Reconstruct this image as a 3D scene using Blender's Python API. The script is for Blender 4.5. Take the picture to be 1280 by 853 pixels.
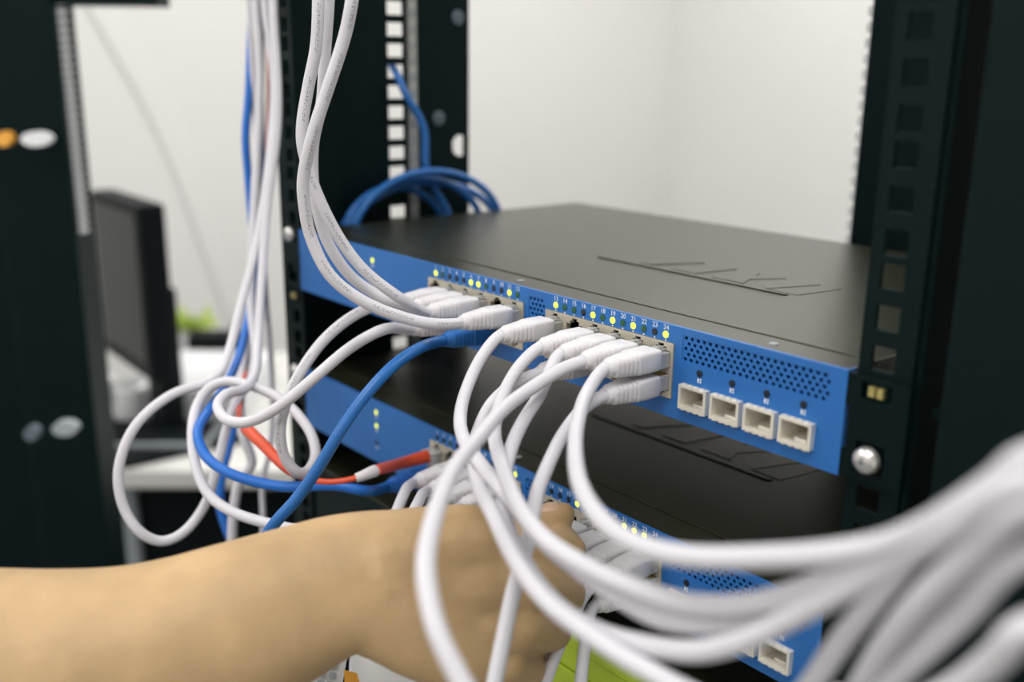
import bpy, bmesh, math, random
from mathutils import Vector, Matrix
from math import sin, cos, pi, radians, tan, atan2
random.seed(7)
SC = bpy.context.scene
for o in list(bpy.data.objects): bpy.data.objects.remove(o)
COL = SC.collection

# ------------------------------------------------------------------ camera
# world: x along the rack width, y into the rack, z up; the upper switch's front panel
# has its lower left corner at the origin.  metres.
CAM = Vector((0.6392, -0.338, 0.1533)); FPX = 1246.7
YAW, PITCH, ROLL = -0.8711, 0.2628, 0.0123
Fv = Vector((sin(YAW)*cos(PITCH), cos(YAW)*cos(PITCH), -sin(PITCH)))
_r = Fv.cross(Vector((0, 0, 1))).normalized(); _u = _r.cross(Fv)
Rv = _r*cos(ROLL) + _u*sin(ROLL); Uv = Rv.cross(Fv)
cd = bpy.data.cameras.new('camera'); cam = bpy.data.objects.new('camera', cd); COL.objects.link(cam)
cd.sensor_width = 36; cd.lens = FPX/1280*36; cd.clip_start = .01; cd.clip_end = 50
M = Matrix((Rv, Uv, -Fv)).transposed().to_4x4(); M.translation = CAM; cam.matrix_world = M
cd.dof.use_dof = True; cd.dof.focus_distance = 0.480; cd.dof.aperture_fstop = 4.5
SC.camera = cam
# ------------------------------------------------------------------ light
w = bpy.data.worlds.new('world'); SC.world = w; w.use_nodes = True
w.node_tree.nodes['Background'].inputs[0].default_value = (0, 0, 0, 1)
w.node_tree.nodes['Background'].inputs[1].default_value = 0
SC.view_settings.view_transform = 'Standard'; SC.view_settings.look = 'None'
SC.view_settings.gamma = 1; SC.view_settings.use_curve_mapping = False
SC.view_settings.exposure = -0.70
ROOM = dict(x0=-2.3, x1=2.6, y0=-2.6, y1=3.0, z0=-1.25, z1=1.45)
LAMPS = [(x, y, 26) for x in (-1.2, .75) for y in (-2.0, -.6, .8, 2.2)]   # the office ceiling's light fittings: x, y, watts

def ray(x, y): return Fv + Rv*((x-640)/FPX) - Uv*((y-426.5)/FPX)
def at(x, y, z): return CAM + ray(x, y)*z
def on(axis, x, y, v):
    d = ray(x, y); return CAM + d*((v-CAM[axis])/d[axis])

# ------------------------------------------------------------------ materials
def mat(name, col, rough=.5, metal=0, spec=.5, noise=0, nscale=60, bump=0, bscale=200, coat=0, trans=0, emit=None, estr=0, sss=0, ior=1.45, stint=None):
    m = bpy.data.materials.new(name); m.use_nodes = True; nt = m.node_tree; b = nt.nodes['Principled BSDF']
    b.inputs['Base Color'].default_value = (*col, 1); b.inputs['Roughness'].default_value = rough
    b.inputs['Metallic'].default_value = metal; b.inputs['Specular IOR Level'].default_value = spec
    b.inputs['IOR'].default_value = ior
    if stint: b.inputs['Specular Tint'].default_value = (*stint, 1)
    if coat: b.inputs['Coat Weight'].default_value = coat
    if trans: b.inputs['Transmission Weight'].default_value = trans
    if sss:
        b.inputs['Subsurface Weight'].default_value = sss; b.inputs['Subsurface Scale'].default_value = .004
        b.inputs['Subsurface Radius'].default_value = (1, .4, .2)
    if emit: b.inputs['Emission Color'].default_value = (*emit, 1); b.inputs['Emission Strength'].default_value = estr
    tc = nt.nodes.new('ShaderNodeTexCoord')
    if noise:
        n = nt.nodes.new('ShaderNodeTexNoise'); n.inputs['Scale'].default_value = nscale; n.inputs['Detail'].default_value = 4
        nt.links.new(tc.outputs['Object'], n.inputs['Vector'])
        r = nt.nodes.new('ShaderNodeMapRange'); r.inputs['From Min'].default_value = .3; r.inputs['From Max'].default_value = .7
        r.inputs['To Min'].default_value = 1-noise; r.inputs['To Max'].default_value = 1+noise
        nt.links.new(n.outputs['Fac'], r.inputs['Value'])
        x = nt.nodes.new('ShaderNodeVectorMath'); x.operation = 'SCALE'; x.inputs[0].default_value = col
        nt.links.new(r.outputs[0], x.inputs['Scale']); nt.links.new(x.outputs[0], b.inputs['Base Color'])
    if bump:
        n2 = nt.nodes.new('ShaderNodeTexNoise'); n2.inputs['Scale'].default_value = bscale; n2.inputs['Detail'].default_value = 3
        nt.links.new(tc.outputs['Object'], n2.inputs['Vector'])
        bp = nt.nodes.new('ShaderNodeBump'); bp.inputs['Strength'].default_value = bump; bp.inputs['Distance'].default_value = .001
        nt.links.new(n2.outputs['Fac'], bp.inputs['Height']); nt.links.new(bp.outputs[0], b.inputs['Normal'])
    return m

def printed_jacket(name, col):
    """white PVC jacket with a broken line of small dark print along one side (UV: u = metres along, v = round)"""
    m = mat(name, col, .42, spec=.45, noise=.03, nscale=40); nt = m.node_tree; b = nt.nodes['Principled BSDF']
    L = nt.links; N = nt.nodes.new
    uv = N('ShaderNodeUVMap'); sp = N('ShaderNodeSeparateXYZ'); L.new(uv.outputs[0], sp.inputs[0])
    def math_(op, a, bv):
        n = N('ShaderNodeMath'); n.operation = op
        for i, v in enumerate((a, bv)):
            if hasattr(v, 'links'): L.new(v, n.inputs[i])
            else: n.inputs[i].default_value = v
        return n.outputs[0]
    band = math_('MULTIPLY', math_('GREATER_THAN', sp.outputs[1], .69), math_('LESS_THAN', sp.outputs[1], .775))
    word = math_('LESS_THAN', math_('MODULO', math_('MULTIPLY', sp.outputs[0], 1.0), .034), .022)
    sc = N('ShaderNodeVectorMath'); sc.operation = 'MULTIPLY'; sc.inputs[1].default_value = (1150, 34, 1); L.new(uv.outputs[0], sc.inputs[0])
    ns = N('ShaderNodeTexNoise'); ns.inputs['Scale'].default_value = 1; ns.inputs['Detail'].default_value = 1; L.new(sc.outputs[0], ns.inputs['Vector'])
    ink = math_('GREATER_THAN', ns.outputs['Fac'], .52)
    f = math_('MULTIPLY', math_('MULTIPLY', band, word), math_('MULTIPLY', ink, .55))
    mx = N('ShaderNodeMix'); mx.data_type = 'RGBA'
    L.new(f, mx.inputs['Factor'])
    src = b.inputs['Base Color'].links[0].from_socket
    L.new(src, mx.inputs['A']); mx.inputs['B'].default_value = (.06, .06, .07, 1)
    L.new(mx.outputs['Result'], b.inputs['Base Color'])
    return m

def wall_mat(name, col): return mat(name, col, .75, spec=.2, noise=.015, nscale=1.2, bump=.05, bscale=120)

MT = dict(
    wall=wall_mat('wall_paint', (.80, .79, .77)),
    floor=mat('floor_vinyl', (.20, .21, .21), .45, noise=.08, nscale=6), ceil=wall_mat('ceiling_paint', (.82, .82, .80)),
    black=mat('black_powder_coat', (.0018, .0052, .0056), .50, spec=.20, stint=(.55, 1, 1), noise=.12, nscale=25, bump=.06, bscale=900),
    lid=mat('textured_black_lid', (.0165, .0180, .0095), .30, spec=.45, stint=(1, .99, .76), noise=.06, nscale=14, bump=.12, bscale=1600),
    dark=mat('port_cavity', (.004, .005, .005), .7, spec=.1, noise=.1),
    blue=mat('blue_front_panel', (.022, .150, .46), .42, spec=.5, noise=.03, nscale=30, bump=.04, bscale=1500),
    cream=mat('port_shield', (.62, .57, .46), .38, metal=.45, noise=.05, nscale=80),
    steel=mat('bright_steel', (.78, .76, .72), .28, metal=.85, noise=.05, nscale=200),
    sfp=mat('cage_metal', (.90, .87, .78), .34, metal=.35, noise=.05, nscale=150),
    zinc=mat('zinc_strip', (.55, .55, .52), .4, metal=.7, noise=.1, nscale=90),
    brass=mat('brass_nut', (.55, .48, .18), .35, metal=.7, noise=.08),
    ledon=mat('lit_indicator', (.8, .85, .1), .3, emit=(.80, .90, .08), estr=1.6),
    ledgreen=mat('dim_indicator', (.02, .10, .04), .25, noise=.1), ledoff=mat('dark_indicator', (.012, .02, .03), .25, noise=.1),
    ink=mat('white_print', (.75, .78, .82), .6, noise=.03),
    white=mat('white_jacket', (.70, .685, .725), .42, spec=.45, noise=.03, nscale=40), whiteprint=printed_jacket('printed_white_jacket', (.70, .685, .725)), whiteboot=mat('white_boot', (.72, .70, .715), .45, noise=.03, nscale=100, sss=.15),
    clear=mat('clear_plug', (.86, .86, .84), .12, spec=.6, trans=.55, noise=.02),
    gold=mat('gold_contact', (.7, .48, .15), .3, metal=.9, noise=.05),
    cblue=mat('blue_jacket', (.018, .135, .42), .38, noise=.08, nscale=60), bluelite=mat('bright_blue_jacket', (.02, .16, .60), .38, noise=.05, nscale=60),
    red=mat('red_jacket', (.78, .10, .04), .4, noise=.05, nscale=60),
    grey=mat('grey_plastic', (.30, .33, .35), .5, noise=.06), lgrey=mat('pale_grey_plastic', (.62, .63, .64), .5, noise=.05),
    lime=mat('lime_panel', (.58, .75, .05), .5, noise=.12, nscale=40), paper=mat('white_card', (.78, .79, .80), .6, noise=.03),
    orange=mat('orange_tape', (.85, .40, .05), .5, noise=.05), limeleaf=mat('lime_leaf', (.42, .55, .10), .6, noise=.15),
    skin=mat('skin', (.54, .365, .190), .50, spec=.35, noise=.16, nscale=28, bump=.25, bscale=420, sss=.18),
    nail=mat('finger_nail', (.68, .46, .32), .3, noise=.03), desk=mat('desk_laminate', (.72, .71, .68), .45, noise=.03, nscale=8),
    mon=mat('monitor_shell', (.004, .007, .008), .55, spec=.15, noise=.1), screen=mat('monitor_glass', (.008, .011, .007), .35, spec=.2, noise=.05),
    sleeve=mat('sleeve_cloth', (.05, .06, .09), .9, noise=.2, nscale=90), lamp=mat('lamp_frame', (.8, .8, .8), .4, noise=.02),
    glow=mat('lamp_diffuser', (.9, .9, .9), .5, noise=.02),
    wallstrip=mat('strip_plastic', (.80, .79, .77), .7, noise=.02),
    fabric=mat('chair_fabric', (.10, .13, .15), .9, noise=.2, nscale=60),
)

# ------------------------------------------------------------------ mesh building
ORG = {}
class MB:
    def __init__(s): s.v = []; s.f = []; s.uv = {}
    def quad(s, a, b, c, d):
        n = len(s.v); s.v += [Vector(a), Vector(b), Vector(c), Vector(d)]; s.f.append((n, n+1, n+2, n+3))
    def box(s, x0, x1, y0, y1, z0, z1, mtx=None):
        n = len(s.v)
        p = [Vector((x, y, z)) for z in (z0, z1) for y in (y0, y1) for x in (x0, x1)]
        if mtx: p = [mtx @ q for q in p]
        s.v += p
        for f in ((0, 2, 3, 1), (4, 5, 7, 6), (0, 1, 5, 4), (2, 6, 7, 3), (0, 4, 6, 2), (1, 3, 7, 5)): s.f.append(tuple(n+i for i in f))
    def loft(s, secs, cap=True):
        n = len(s.v); k = len(secs[0])
        for c in secs: s.v += [Vector(q) for q in c]
        for i in range(len(secs)-1):
            for j in range(k):
                a = n+i*k+j; b = n+i*k+(j+1) % k; s.f.append((a, b, b+k, a+k))
        if cap:
            s.f.append(tuple(n+j for j in range(k-1, -1, -1))); e = n+(len(secs)-1)*k; s.f.append(tuple(e+j for j in range(k)))
    def tube(s, path, r, k=12, uv=False):
        path = [Vector(p) for p in path]; t0 = (path[1]-path[0]).normalized()
        nrm = t0.cross(Vector((0, 0, 1)));
        if nrm.length < .1: nrm = t0.cross(Vector((1, 0, 0)))
        nrm.normalize(); secs = []; ln = 0; us = []
        for i, p in enumerate(path):
            t = (path[min(i+1, len(path)-1)]-path[max(i-1, 0)]).normalized()
            nrm = (nrm-t*nrm.dot(t)).normalized(); b = t.cross(nrm)
            rr = r[i] if isinstance(r, (list, tuple)) else r
            secs.append([p+(nrm*cos(2*pi*j/k)+b*sin(2*pi*j/k))*rr for j in range(k)])
            if i: ln += (p-path[i-1]).length
            us.append(ln)
        f0 = len(s.f); s.loft(secs)
        if uv:
            mi = len(path)//4; dv = (CAM+Vector((-.05, 0, -.1))-path[mi]).normalized()
            jb = max(range(k), key=lambda j: (secs[mi][j]-path[mi]).dot(dv)); voff = .73-(jb+.5)/k
            idx = f0
            for i in range(len(secs)-1):
                for j in range(k):
                    v0 = (j/k+voff) % 1.0; v1 = v0+1/k
                    s.uv[idx] = ((us[i], v0), (us[i], v1), (us[i+1], v1), (us[i+1], v0)); idx += 1
    def disc(s, c, r, axis='y', h=.0005, k=14):
        """short solid cylinder: base at c, growing by h along -axis"""
        c = Vector(c)
        ax = {'x': Vector((1, 0, 0)), 'y': Vector((0, -1, 0)), 'z': Vector((0, 0, 1))}[axis] if isinstance(axis, str) else axis
        a = ax.orthogonal().normalized(); b = ax.cross(a)
        s.loft([[c+ax*t+(a*cos(2*pi*j/k)+b*sin(2*pi*j/k))*rr for j in range(k)] for t, rr in ((0, r), (h*.7, r), (h, r*.8))])
    def plate(s, us, vs, cuts, fn, th):
        """rectangular plate with rectangular openings; fn(u, v, t) -> point, t from 0 (front) to th (back)"""
        U = sorted(set([us[0], us[1]]+[q for c in cuts for q in c[:2] if us[0] < q < us[1]]))
        V = sorted(set([vs[0], vs[1]]+[q for c in cuts for q in c[2:] if vs[0] < q < vs[1]]))
        keep = {}
        for i in range(len(U)-1):
            for j in range(len(V)-1):
                cu, cv = (U[i]+U[i+1])/2, (V[j]+V[j+1])/2
                keep[i, j] = not any(c[0] < cu < c[1] and c[2] < cv < c[3] for c in cuts)
        cache = {}
        def vid(i, j, t):
            if (i, j, t) not in cache: cache[i, j, t] = len(s.v); s.v.append(Vector(fn(U[i], V[j], t)))
            return cache[i, j, t]
        for (i, j), kp in keep.items():
            if not kp: continue
            s.f.append((vid(i, j, 0), vid(i+1, j, 0), vid(i+1, j+1, 0), vid(i, j+1, 0)))
            s.f.append((vid(i, j, th), vid(i, j+1, th), vid(i+1, j+1, th), vid(i+1, j, th)))
            for (di, dj, a, b) in ((0, -1, (i, j), (i+1, j)), (1, 0, (i+1, j), (i+1, j+1)), (0, 1, (i+1, j+1), (i, j+1)), (-1, 0, (i, j+1), (i, j))):
                if not keep.get((i+di, j+dj), False):
                    s.f.append((vid(*a, 0), vid(*a, th), vid(*b, th), vid(*b, 0)))
    def build(s, name, m, parent=None, smooth=False, bevel=0, org=None, kind=None):
        me = bpy.data.meshes.new(name)
        if org is None:
            if parent is not None: org = ORG[parent]
            else:
                xs = [p.x for p in s.v]; ys = [p.y for p in s.v]
                org = Vector(((min(xs)+max(xs))/2, (min(ys)+max(ys))/2, min(p.z for p in s.v)))
        me.from_pydata([tuple(p-org) for p in s.v], [], s.f)
        if s.uv:
            ul = me.uv_layers.new(name='UVMap')
            for fi, q in s.uv.items():
                st = me.polygons[fi].loop_start
                for n_, uvv in enumerate(q): ul.data[st+n_].uv = uvv
        bm = bmesh.new(); bm.from_mesh(me); bmesh.ops.recalc_face_normals(bm, faces=bm.faces); bm.to_mesh(me); bm.free()
        me.materials.append(MT[m] if isinstance(m, str) else m)
        if smooth:
            for p in me.polygons: p.use_smooth = True
            me.set_sharp_from_angle(angle=radians(40))
        o = bpy.data.objects.new(name, me); COL.objects.link(o)
        if parent is not None:
            o.parent = parent; o.location = org-ORG[parent]
        else: o.location = org
        ORG[o] = org.copy()
        if bevel:
            bv = o.modifiers.new('bevel', 'BEVEL'); bv.width = bevel; bv.segments = 2; bv.limit_method = 'ANGLE'; bv.angle_limit = radians(50)
        if kind: o['kind'] = kind
        return o
def share(src, name, loc, parent, m=None):
    """another piece with the mesh of src, origin at world loc"""
    o = bpy.data.objects.new(name, src.data); COL.objects.link(o); o.parent = parent; loc = Vector(loc)
    o.location = loc-ORG[parent]; ORG[o] = loc
    for md in src.modifiers:
        n = o.modifiers.new(md.name, md.type)
        n.width, n.segments, n.limit_method, n.angle_limit = md.width, md.segments, md.limit_method, md.angle_limit
    if m: o.material_slots[0].link = 'OBJECT'; o.material_slots[0].material = MT[m]
    return o
def thing(name, label, cat, loc=(0, 0, 0), group=None):
    o = bpy.data.objects.new(name, None); COL.objects.link(o); o.location = loc; o.empty_display_size = .02
    ORG[o] = Vector(loc); tag(o, label, cat, group); return o
def tag(o, label, cat, group=None):
    o['label'] = label; o['category'] = cat
    if group: o['group'] = group
    return o
def spline(P, n=7):
    P = [Vector(p) for p in P]; out = []
    Q = [P[0]*2-P[1]]+P+[P[-1]*2-P[-2]]
    for i in range(1, len(Q)-2):
        p0, p1, p2, p3 = Q[i-1:i+3]
        d = [max((b-a).length, 1e-5)**.5 for a, b in ((p0, p1), (p1, p2), (p2, p3))]
        t0 = 0; t1 = d[0]; t2 = t1+d[1]; t3 = t2+d[2]
        for k in range(n):
            t = t1+(t2-t1)*k/n
            A1 = p0*((t1-t)/(t1-t0))+p1*((t-t0)/(t1-t0)); A2 = p1*((t2-t)/(t2-t1))+p2*((t-t1)/(t2-t1)); A3 = p2*((t3-t)/(t3-t2))+p3*((t-t2)/(t3-t2))
            B1 = A1*((t2-t)/(t2-t0))+A2*((t-t0)/(t2-t0)); B2 = A2*((t3-t)/(t3-t1))+A3*((t-t1)/(t3-t1))
            out.append(B1*((t2-t)/(t2-t1))+B2*((t-t1)/(t2-t1)))
    out.append(P[-1])
    for _ in range(2):   # light relaxing
        out = [out[0]]+[out[i]*.5+(out[i-1]+out[i+1])*.25 for i in range(1, len(out)-1)]+[out[-1]]
    return out
FX = lambda y0: (lambda u, v, t: (u, y0+t, v))        # plate facing the aisle (-y)
_TXT = {}
def text_piece(txt, size, x, z, y, parent, name='port_number', m='ink'):
    key = (txt, size)
    if key not in _TXT:
        c = bpy.data.curves.new('txt', 'FONT'); c.body = txt; c.size = size; c.align_x = 'CENTER'; c.align_y = 'CENTER'; c.extrude = .00004
        c.resolution_u = 2
        o = bpy.data.objects.new('txt', c); COL.objects.link(o)
        me = bpy.data.meshes.new_from_object(o.evaluated_get(bpy.context.evaluated_depsgraph_get()))
        bpy.data.objects.remove(o); bpy.data.curves.remove(c)
        me.transform(Matrix.Rotation(pi/2, 4, 'X')); me.materials.clear(); me.materials.append(MT[m]); me.name = name
        _TXT[key] = me
    o = bpy.data.objects.new(name, _TXT[key]); COL.objects.link(o); o.parent = parent
    o.location = Vector((x, y, z))-ORG[parent]; ORG[o] = Vector((x, y, z)); return o

# ------------------------------------------------------------------ the room
def struct(name, m, *b):
    q = MB(); q.box(*b); o = q.build(name, m); o['kind'] = 'structure'; return o
r_ = ROOM; T = .1
struct('floor', 'floor', r_['x0']-T, r_['x1']+T, r_['y0']-T, r_['y1']+T, r_['z0']-T, r_['z0'])
struct('ceiling', 'ceil', r_['x0']-T, r_['x1']+T, r_['y0']-T, r_['y1']+T, r_['z1'], r_['z1']+T)
struct('wall_left', 'wall', r_['x0']-T, r_['x0'], r_['y0']-T, r_['y1']+T, r_['z0'], r_['z1'])
struct('wall_right', 'wall', r_['x1'], r_['x1']+T, r_['y0']-T, r_['y1']+T, r_['z0'], r_['z1'])
struct('wall_back', 'wall', r_['x0'], r_['x1'], r_['y1'], r_['y1']+T, r_['z0'], r_['z1'])
struct('wall_front', 'wall', r_['x0'], r_['x1'], r_['y0']-T, r_['y0'], r_['z0'], r_['z1'])
struct('baseboard_left', 'lgrey', r_['x0'], r_['x0']+.015, r_['y0'], r_['y1'], r_['z0'], r_['z0']+.1)
struct('baseboard_back', 'lgrey', r_['x0']+.015, r_['x1'], r_['y1']-.015, r_['y1'], r_['z0'], r_['z0']+.1)
for (lx, ly, lw) in LAMPS:
    t = thing('ceiling_light_offscreen', 'recessed white ceiling light panel with a frosted diffuser', 'ceiling light', (lx, ly, r_['z1']-.03), 'ceiling lights')
    q = MB(); q.plate((lx-.62, lx+.62), (ly-.32, ly+.32), [(lx-.59, lx+.59, ly-.29, ly+.29)], lambda u, v, t_: (u, v, r_['z1']-.03+t_), .03); q.build('frame', 'lamp', t)
    q = MB(); q.box(lx-.59, lx+.59, ly-.29, ly+.29, r_['z1']-.012, r_['z1']-.004); q.build('diffuser', 'glow', t)
    ld = bpy.data.lights.new('ceiling_lamp_offscreen', 'AREA'); ld.shape = 'RECTANGLE'; ld.size = 1.15; ld.size_y = .55; ld.energy = lw; ld.color = (1, .985, .965)
    lo = bpy.data.objects.new('ceiling_lamp_offscreen', ld); COL.objects.link(lo); lo.parent = t; lo.location = (0, 0, .012)

# ------------------------------------------------------------------ racks
H = .0437; W = .44; D = .2715; DZ = .1032
U0 = -.0004
def hole_zs(z0, z1):
    k0 = int((z0-U0)/.04445)-2; out = []
    for k in range(k0, k0+60):
        for d in (.00635, .022225, .0381):
            z = U0+k*.04445+d
            if z0 < z < z1: out.append(z)
    return out
Z0, Z1 = ROOM['z0']+.08, .95
def rack(label, x_l, x_r, y, mats='black', side=True, teeth_right=True):
    base = thing('server_rack', label, 'rack', ((x_l+x_r)/2, y+.2, ROOM['z0']))
    zs = hole_zs(Z0+.02, Z1-.02)
    for xc, s in ((x_l, -1), (x_r, 1)):
        q = MB()
        xa, xb = (xc-.0098, xc+.0125) if s > 0 else (xc-.0165, xc+.0100)
        q.plate((xa, xb), (Z0, Z1), [(xc-.0048, xc+.0048, z-.0048, z+.0048) for z in zs], FX(y), .002)
        xo = xb if s > 0 else xa
        q.box(min(xo, xo-s*.002), max(xo, xo-s*.002), y+.002, y+.05, Z0, Z1)
        q.build('front_rail', mats, base)
    return base
rk = rack('tall black four-post rack holding the blue network switches', -.0125, .4525, .0022)
# deep punched side plate of the left post
XS = -.034
yA = on(0, 484, 113, XS).y; yB = on(0, 506, 113, XS).y; yE = on(0, 586, 150, XS).y
q = MB(); cuts = []
zs = [on(0, 494, yy, XS).z for yy in (10, 36, 62, 87, 113, 140, 164, 190, 216)]
pitch = (zs[0]-zs[-1])/8
for k in range(-40, 60):
    z = zs[0]-pitch*k
    if k == 9: continue
    if Z0+.03 < z < Z1-.03: cuts.append((yA+.001, yB-.001, z-.0050, z+.0050))
zr = on(0, 575, 182, XS); zr2 = on(0, 548, 148, XS); zr3 = on(0, 652-80, 22, XS)
cuts += [(zr.y-a_, zr.y+a_, zr.z-b_, zr.z+b_) for a_, b_ in ((.0075, .0045), (.0060, .0068), (.0038, .0085))]
q.plate((.0045, yE), (Z0, Z1), cuts, lambda u, v, t: (XS-t, u, v), .0015)
q.build('side_plate', 'black', rk)
q = MB(); ys0 = on(0, 509, 113, XS).y; ys1 = on(0, 519, 113, XS).y
q.box(XS, XS+.003, ys0, ys1, Z0, Z1); zst = q.build('cable_strip', 'zinc', rk); zst['label'] = 'bright zinc strip'
q = MB()
for k in range(60): q.box(XS+.003, XS+.0036, ys0+.0015, ys1-.0015, -.25+k*.012, -.25+k*.012+.006)
q.build('strip_slots', 'grey', zst, kind='stuff')
q = MB(); q.box(XS-.006, XS-.0015, yE-.002, yE, Z0, Z1); q.build('rear_flange', 'black', rk)
for p in (zr2, zr3):
    q = MB(); q.disc((XS, p.y, p.z), .006, 'x', .0015); q.build('plate_rivet', 'fabric', rk, smooth=True)
# right post: toothed inner trim, deep web, outer frame post
def toothed(x, y, z0, z1, pitch_, d, parent, m='paper', sgn=-1):
    q = MB(); pts = []; n = int((z1-z0)/pitch_)
    for i in range(n):
        z = z0+i*pitch_
        q.loft([[(x, y, z+.0004), (x+sgn*d, y, z+pitch_*.28), (x+sgn*d, y, z+pitch_*.72), (x, y, z+pitch_-.0004)],
                [(x, y+.004, z+.0004), (x+sgn*d, y+.004, z+pitch_*.28), (x+sgn*d, y+.004, z+pitch_*.72), (x, y+.004, z+pitch_-.0004)]])
    return q.build('edge_teeth', m, parent, kind='stuff')
YR = .325
xe = on(1, 1076, 150, YR).x
q = MB(); q.box(xe, xe+.125, YR, YR+.03, Z0, Z1); rp = q.build('rear_post', 'black', rk, bevel=.002)
toothed(xe, YR+.002, -.25, .75, .0108, .0042, rp, 'paper')
q = MB(); q.box(.4650, .4672, .0042, .09, Z0, Z1); q.build('post_web', 'black', rk)
q = MB(); q.box(.4765, .5600, .0005, .07, Z0-.05, Z1); q.build('frame_post', 'black', rk, bevel=.003)
q = MB(); q.box(.4700, .4765, .010, .016, .030, .0335); q.build('bracket', 'black', rk)
q = MB(); q.box(-.075, .56, -.02, .45, ROOM['z0'], ROOM['z0']+.08); q.build('base_frame', 'black', rk, bevel=.004)
q = MB(); q.box(-.075, .56, -.02, .45, Z1, Z1+.06); q.build('top_frame', 'black', rk, bevel=.004)
# cage nuts seen in the rail holes
zz = hole_zs(-.30, .30)
near = lambda v: min(zz, key=lambda z: abs(z-v))
for xc, zc in ((.4525, .0377), (-.0125, -.012), (-.0125, .0377)):
    z = near(zc)
    n = thing('cage_nut', 'brass coloured cage nut in a square hole of the %s rail' % ('right front' if xc > .2 else 'left front, %s' % ('beside upper switch' if zc > 0 else 'below upper switch')), 'nut', (xc, .003, z-.0045))
    q = MB(); q.box(xc-.0045, xc+.0045, .0015, .008, z-.0045, z+.0045); q.build('cage', 'black', n)
    q = MB(); q.box(xc-.0030, xc-.0005, -.0006, .0015, z-.002, z+.002); q.box(xc+.0005, xc+.003, -.0006, .0015, z-.002, z+.002); q.build('thread_clip', 'brass', n)

# ------------------------------------------------------------------ switches
BX = (.1600, .2650); CP = .01445
def port_xz(g, c, row): return BX[g]+.0005+CP*(c-.5), (.0282 if row == 'T' else .0158)
def vent(q, x0, x1, z0, z1, p, row_h, r, y, parent_name=None):
    """perforated sheet: staggered cells each with an eight-sided hole"""
    rows = int(round((z1-z0)/row_h)); row_h = (z1-z0)/rows; n = int((x1-x0)/p); pw = (x1-x0)/(n+.5)
    for i in range(rows):
        za = z0+i*row_h; zb = za+row_h; off = .5*pw if i % 2 else 0
        if off: q.quad((x0, y, za), (x0+off, y, za), (x0+off, y, zb), (x0, y, zb))
        else: q.quad((x1-.5*pw, y, za), (x1, y, za), (x1, y, zb), (x1-.5*pw, y, zb))
        for k in range(n):
            a = x0+off+k*pw; b = a+pw; cx, cz = (a+b)/2, (za+zb)/2
            out = [(b, cz), (b, zb), (cx, zb), (a, zb), (a, cz), (a, za), (cx, za), (b, za)]
            hole = [(cx+r*cos(j*pi/4), cz+r*sin(j*pi/4)) for j in range(8)]
            m = len(q.v)
            q.v += [Vector((u, y, v)) for u, v in out]+[Vector((u, y, v)) for u, v in hole]+[Vector((u, y+.0010, v)) for u, v in hole]
            for j in range(8):
                l = (j+1) % 8; q.f.append((m+j, m+l, m+8+l, m+8+j)); q.f.append((m+8+j, m+8+l, m+16+l, m+16+j))
PIECE = {}
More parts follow.
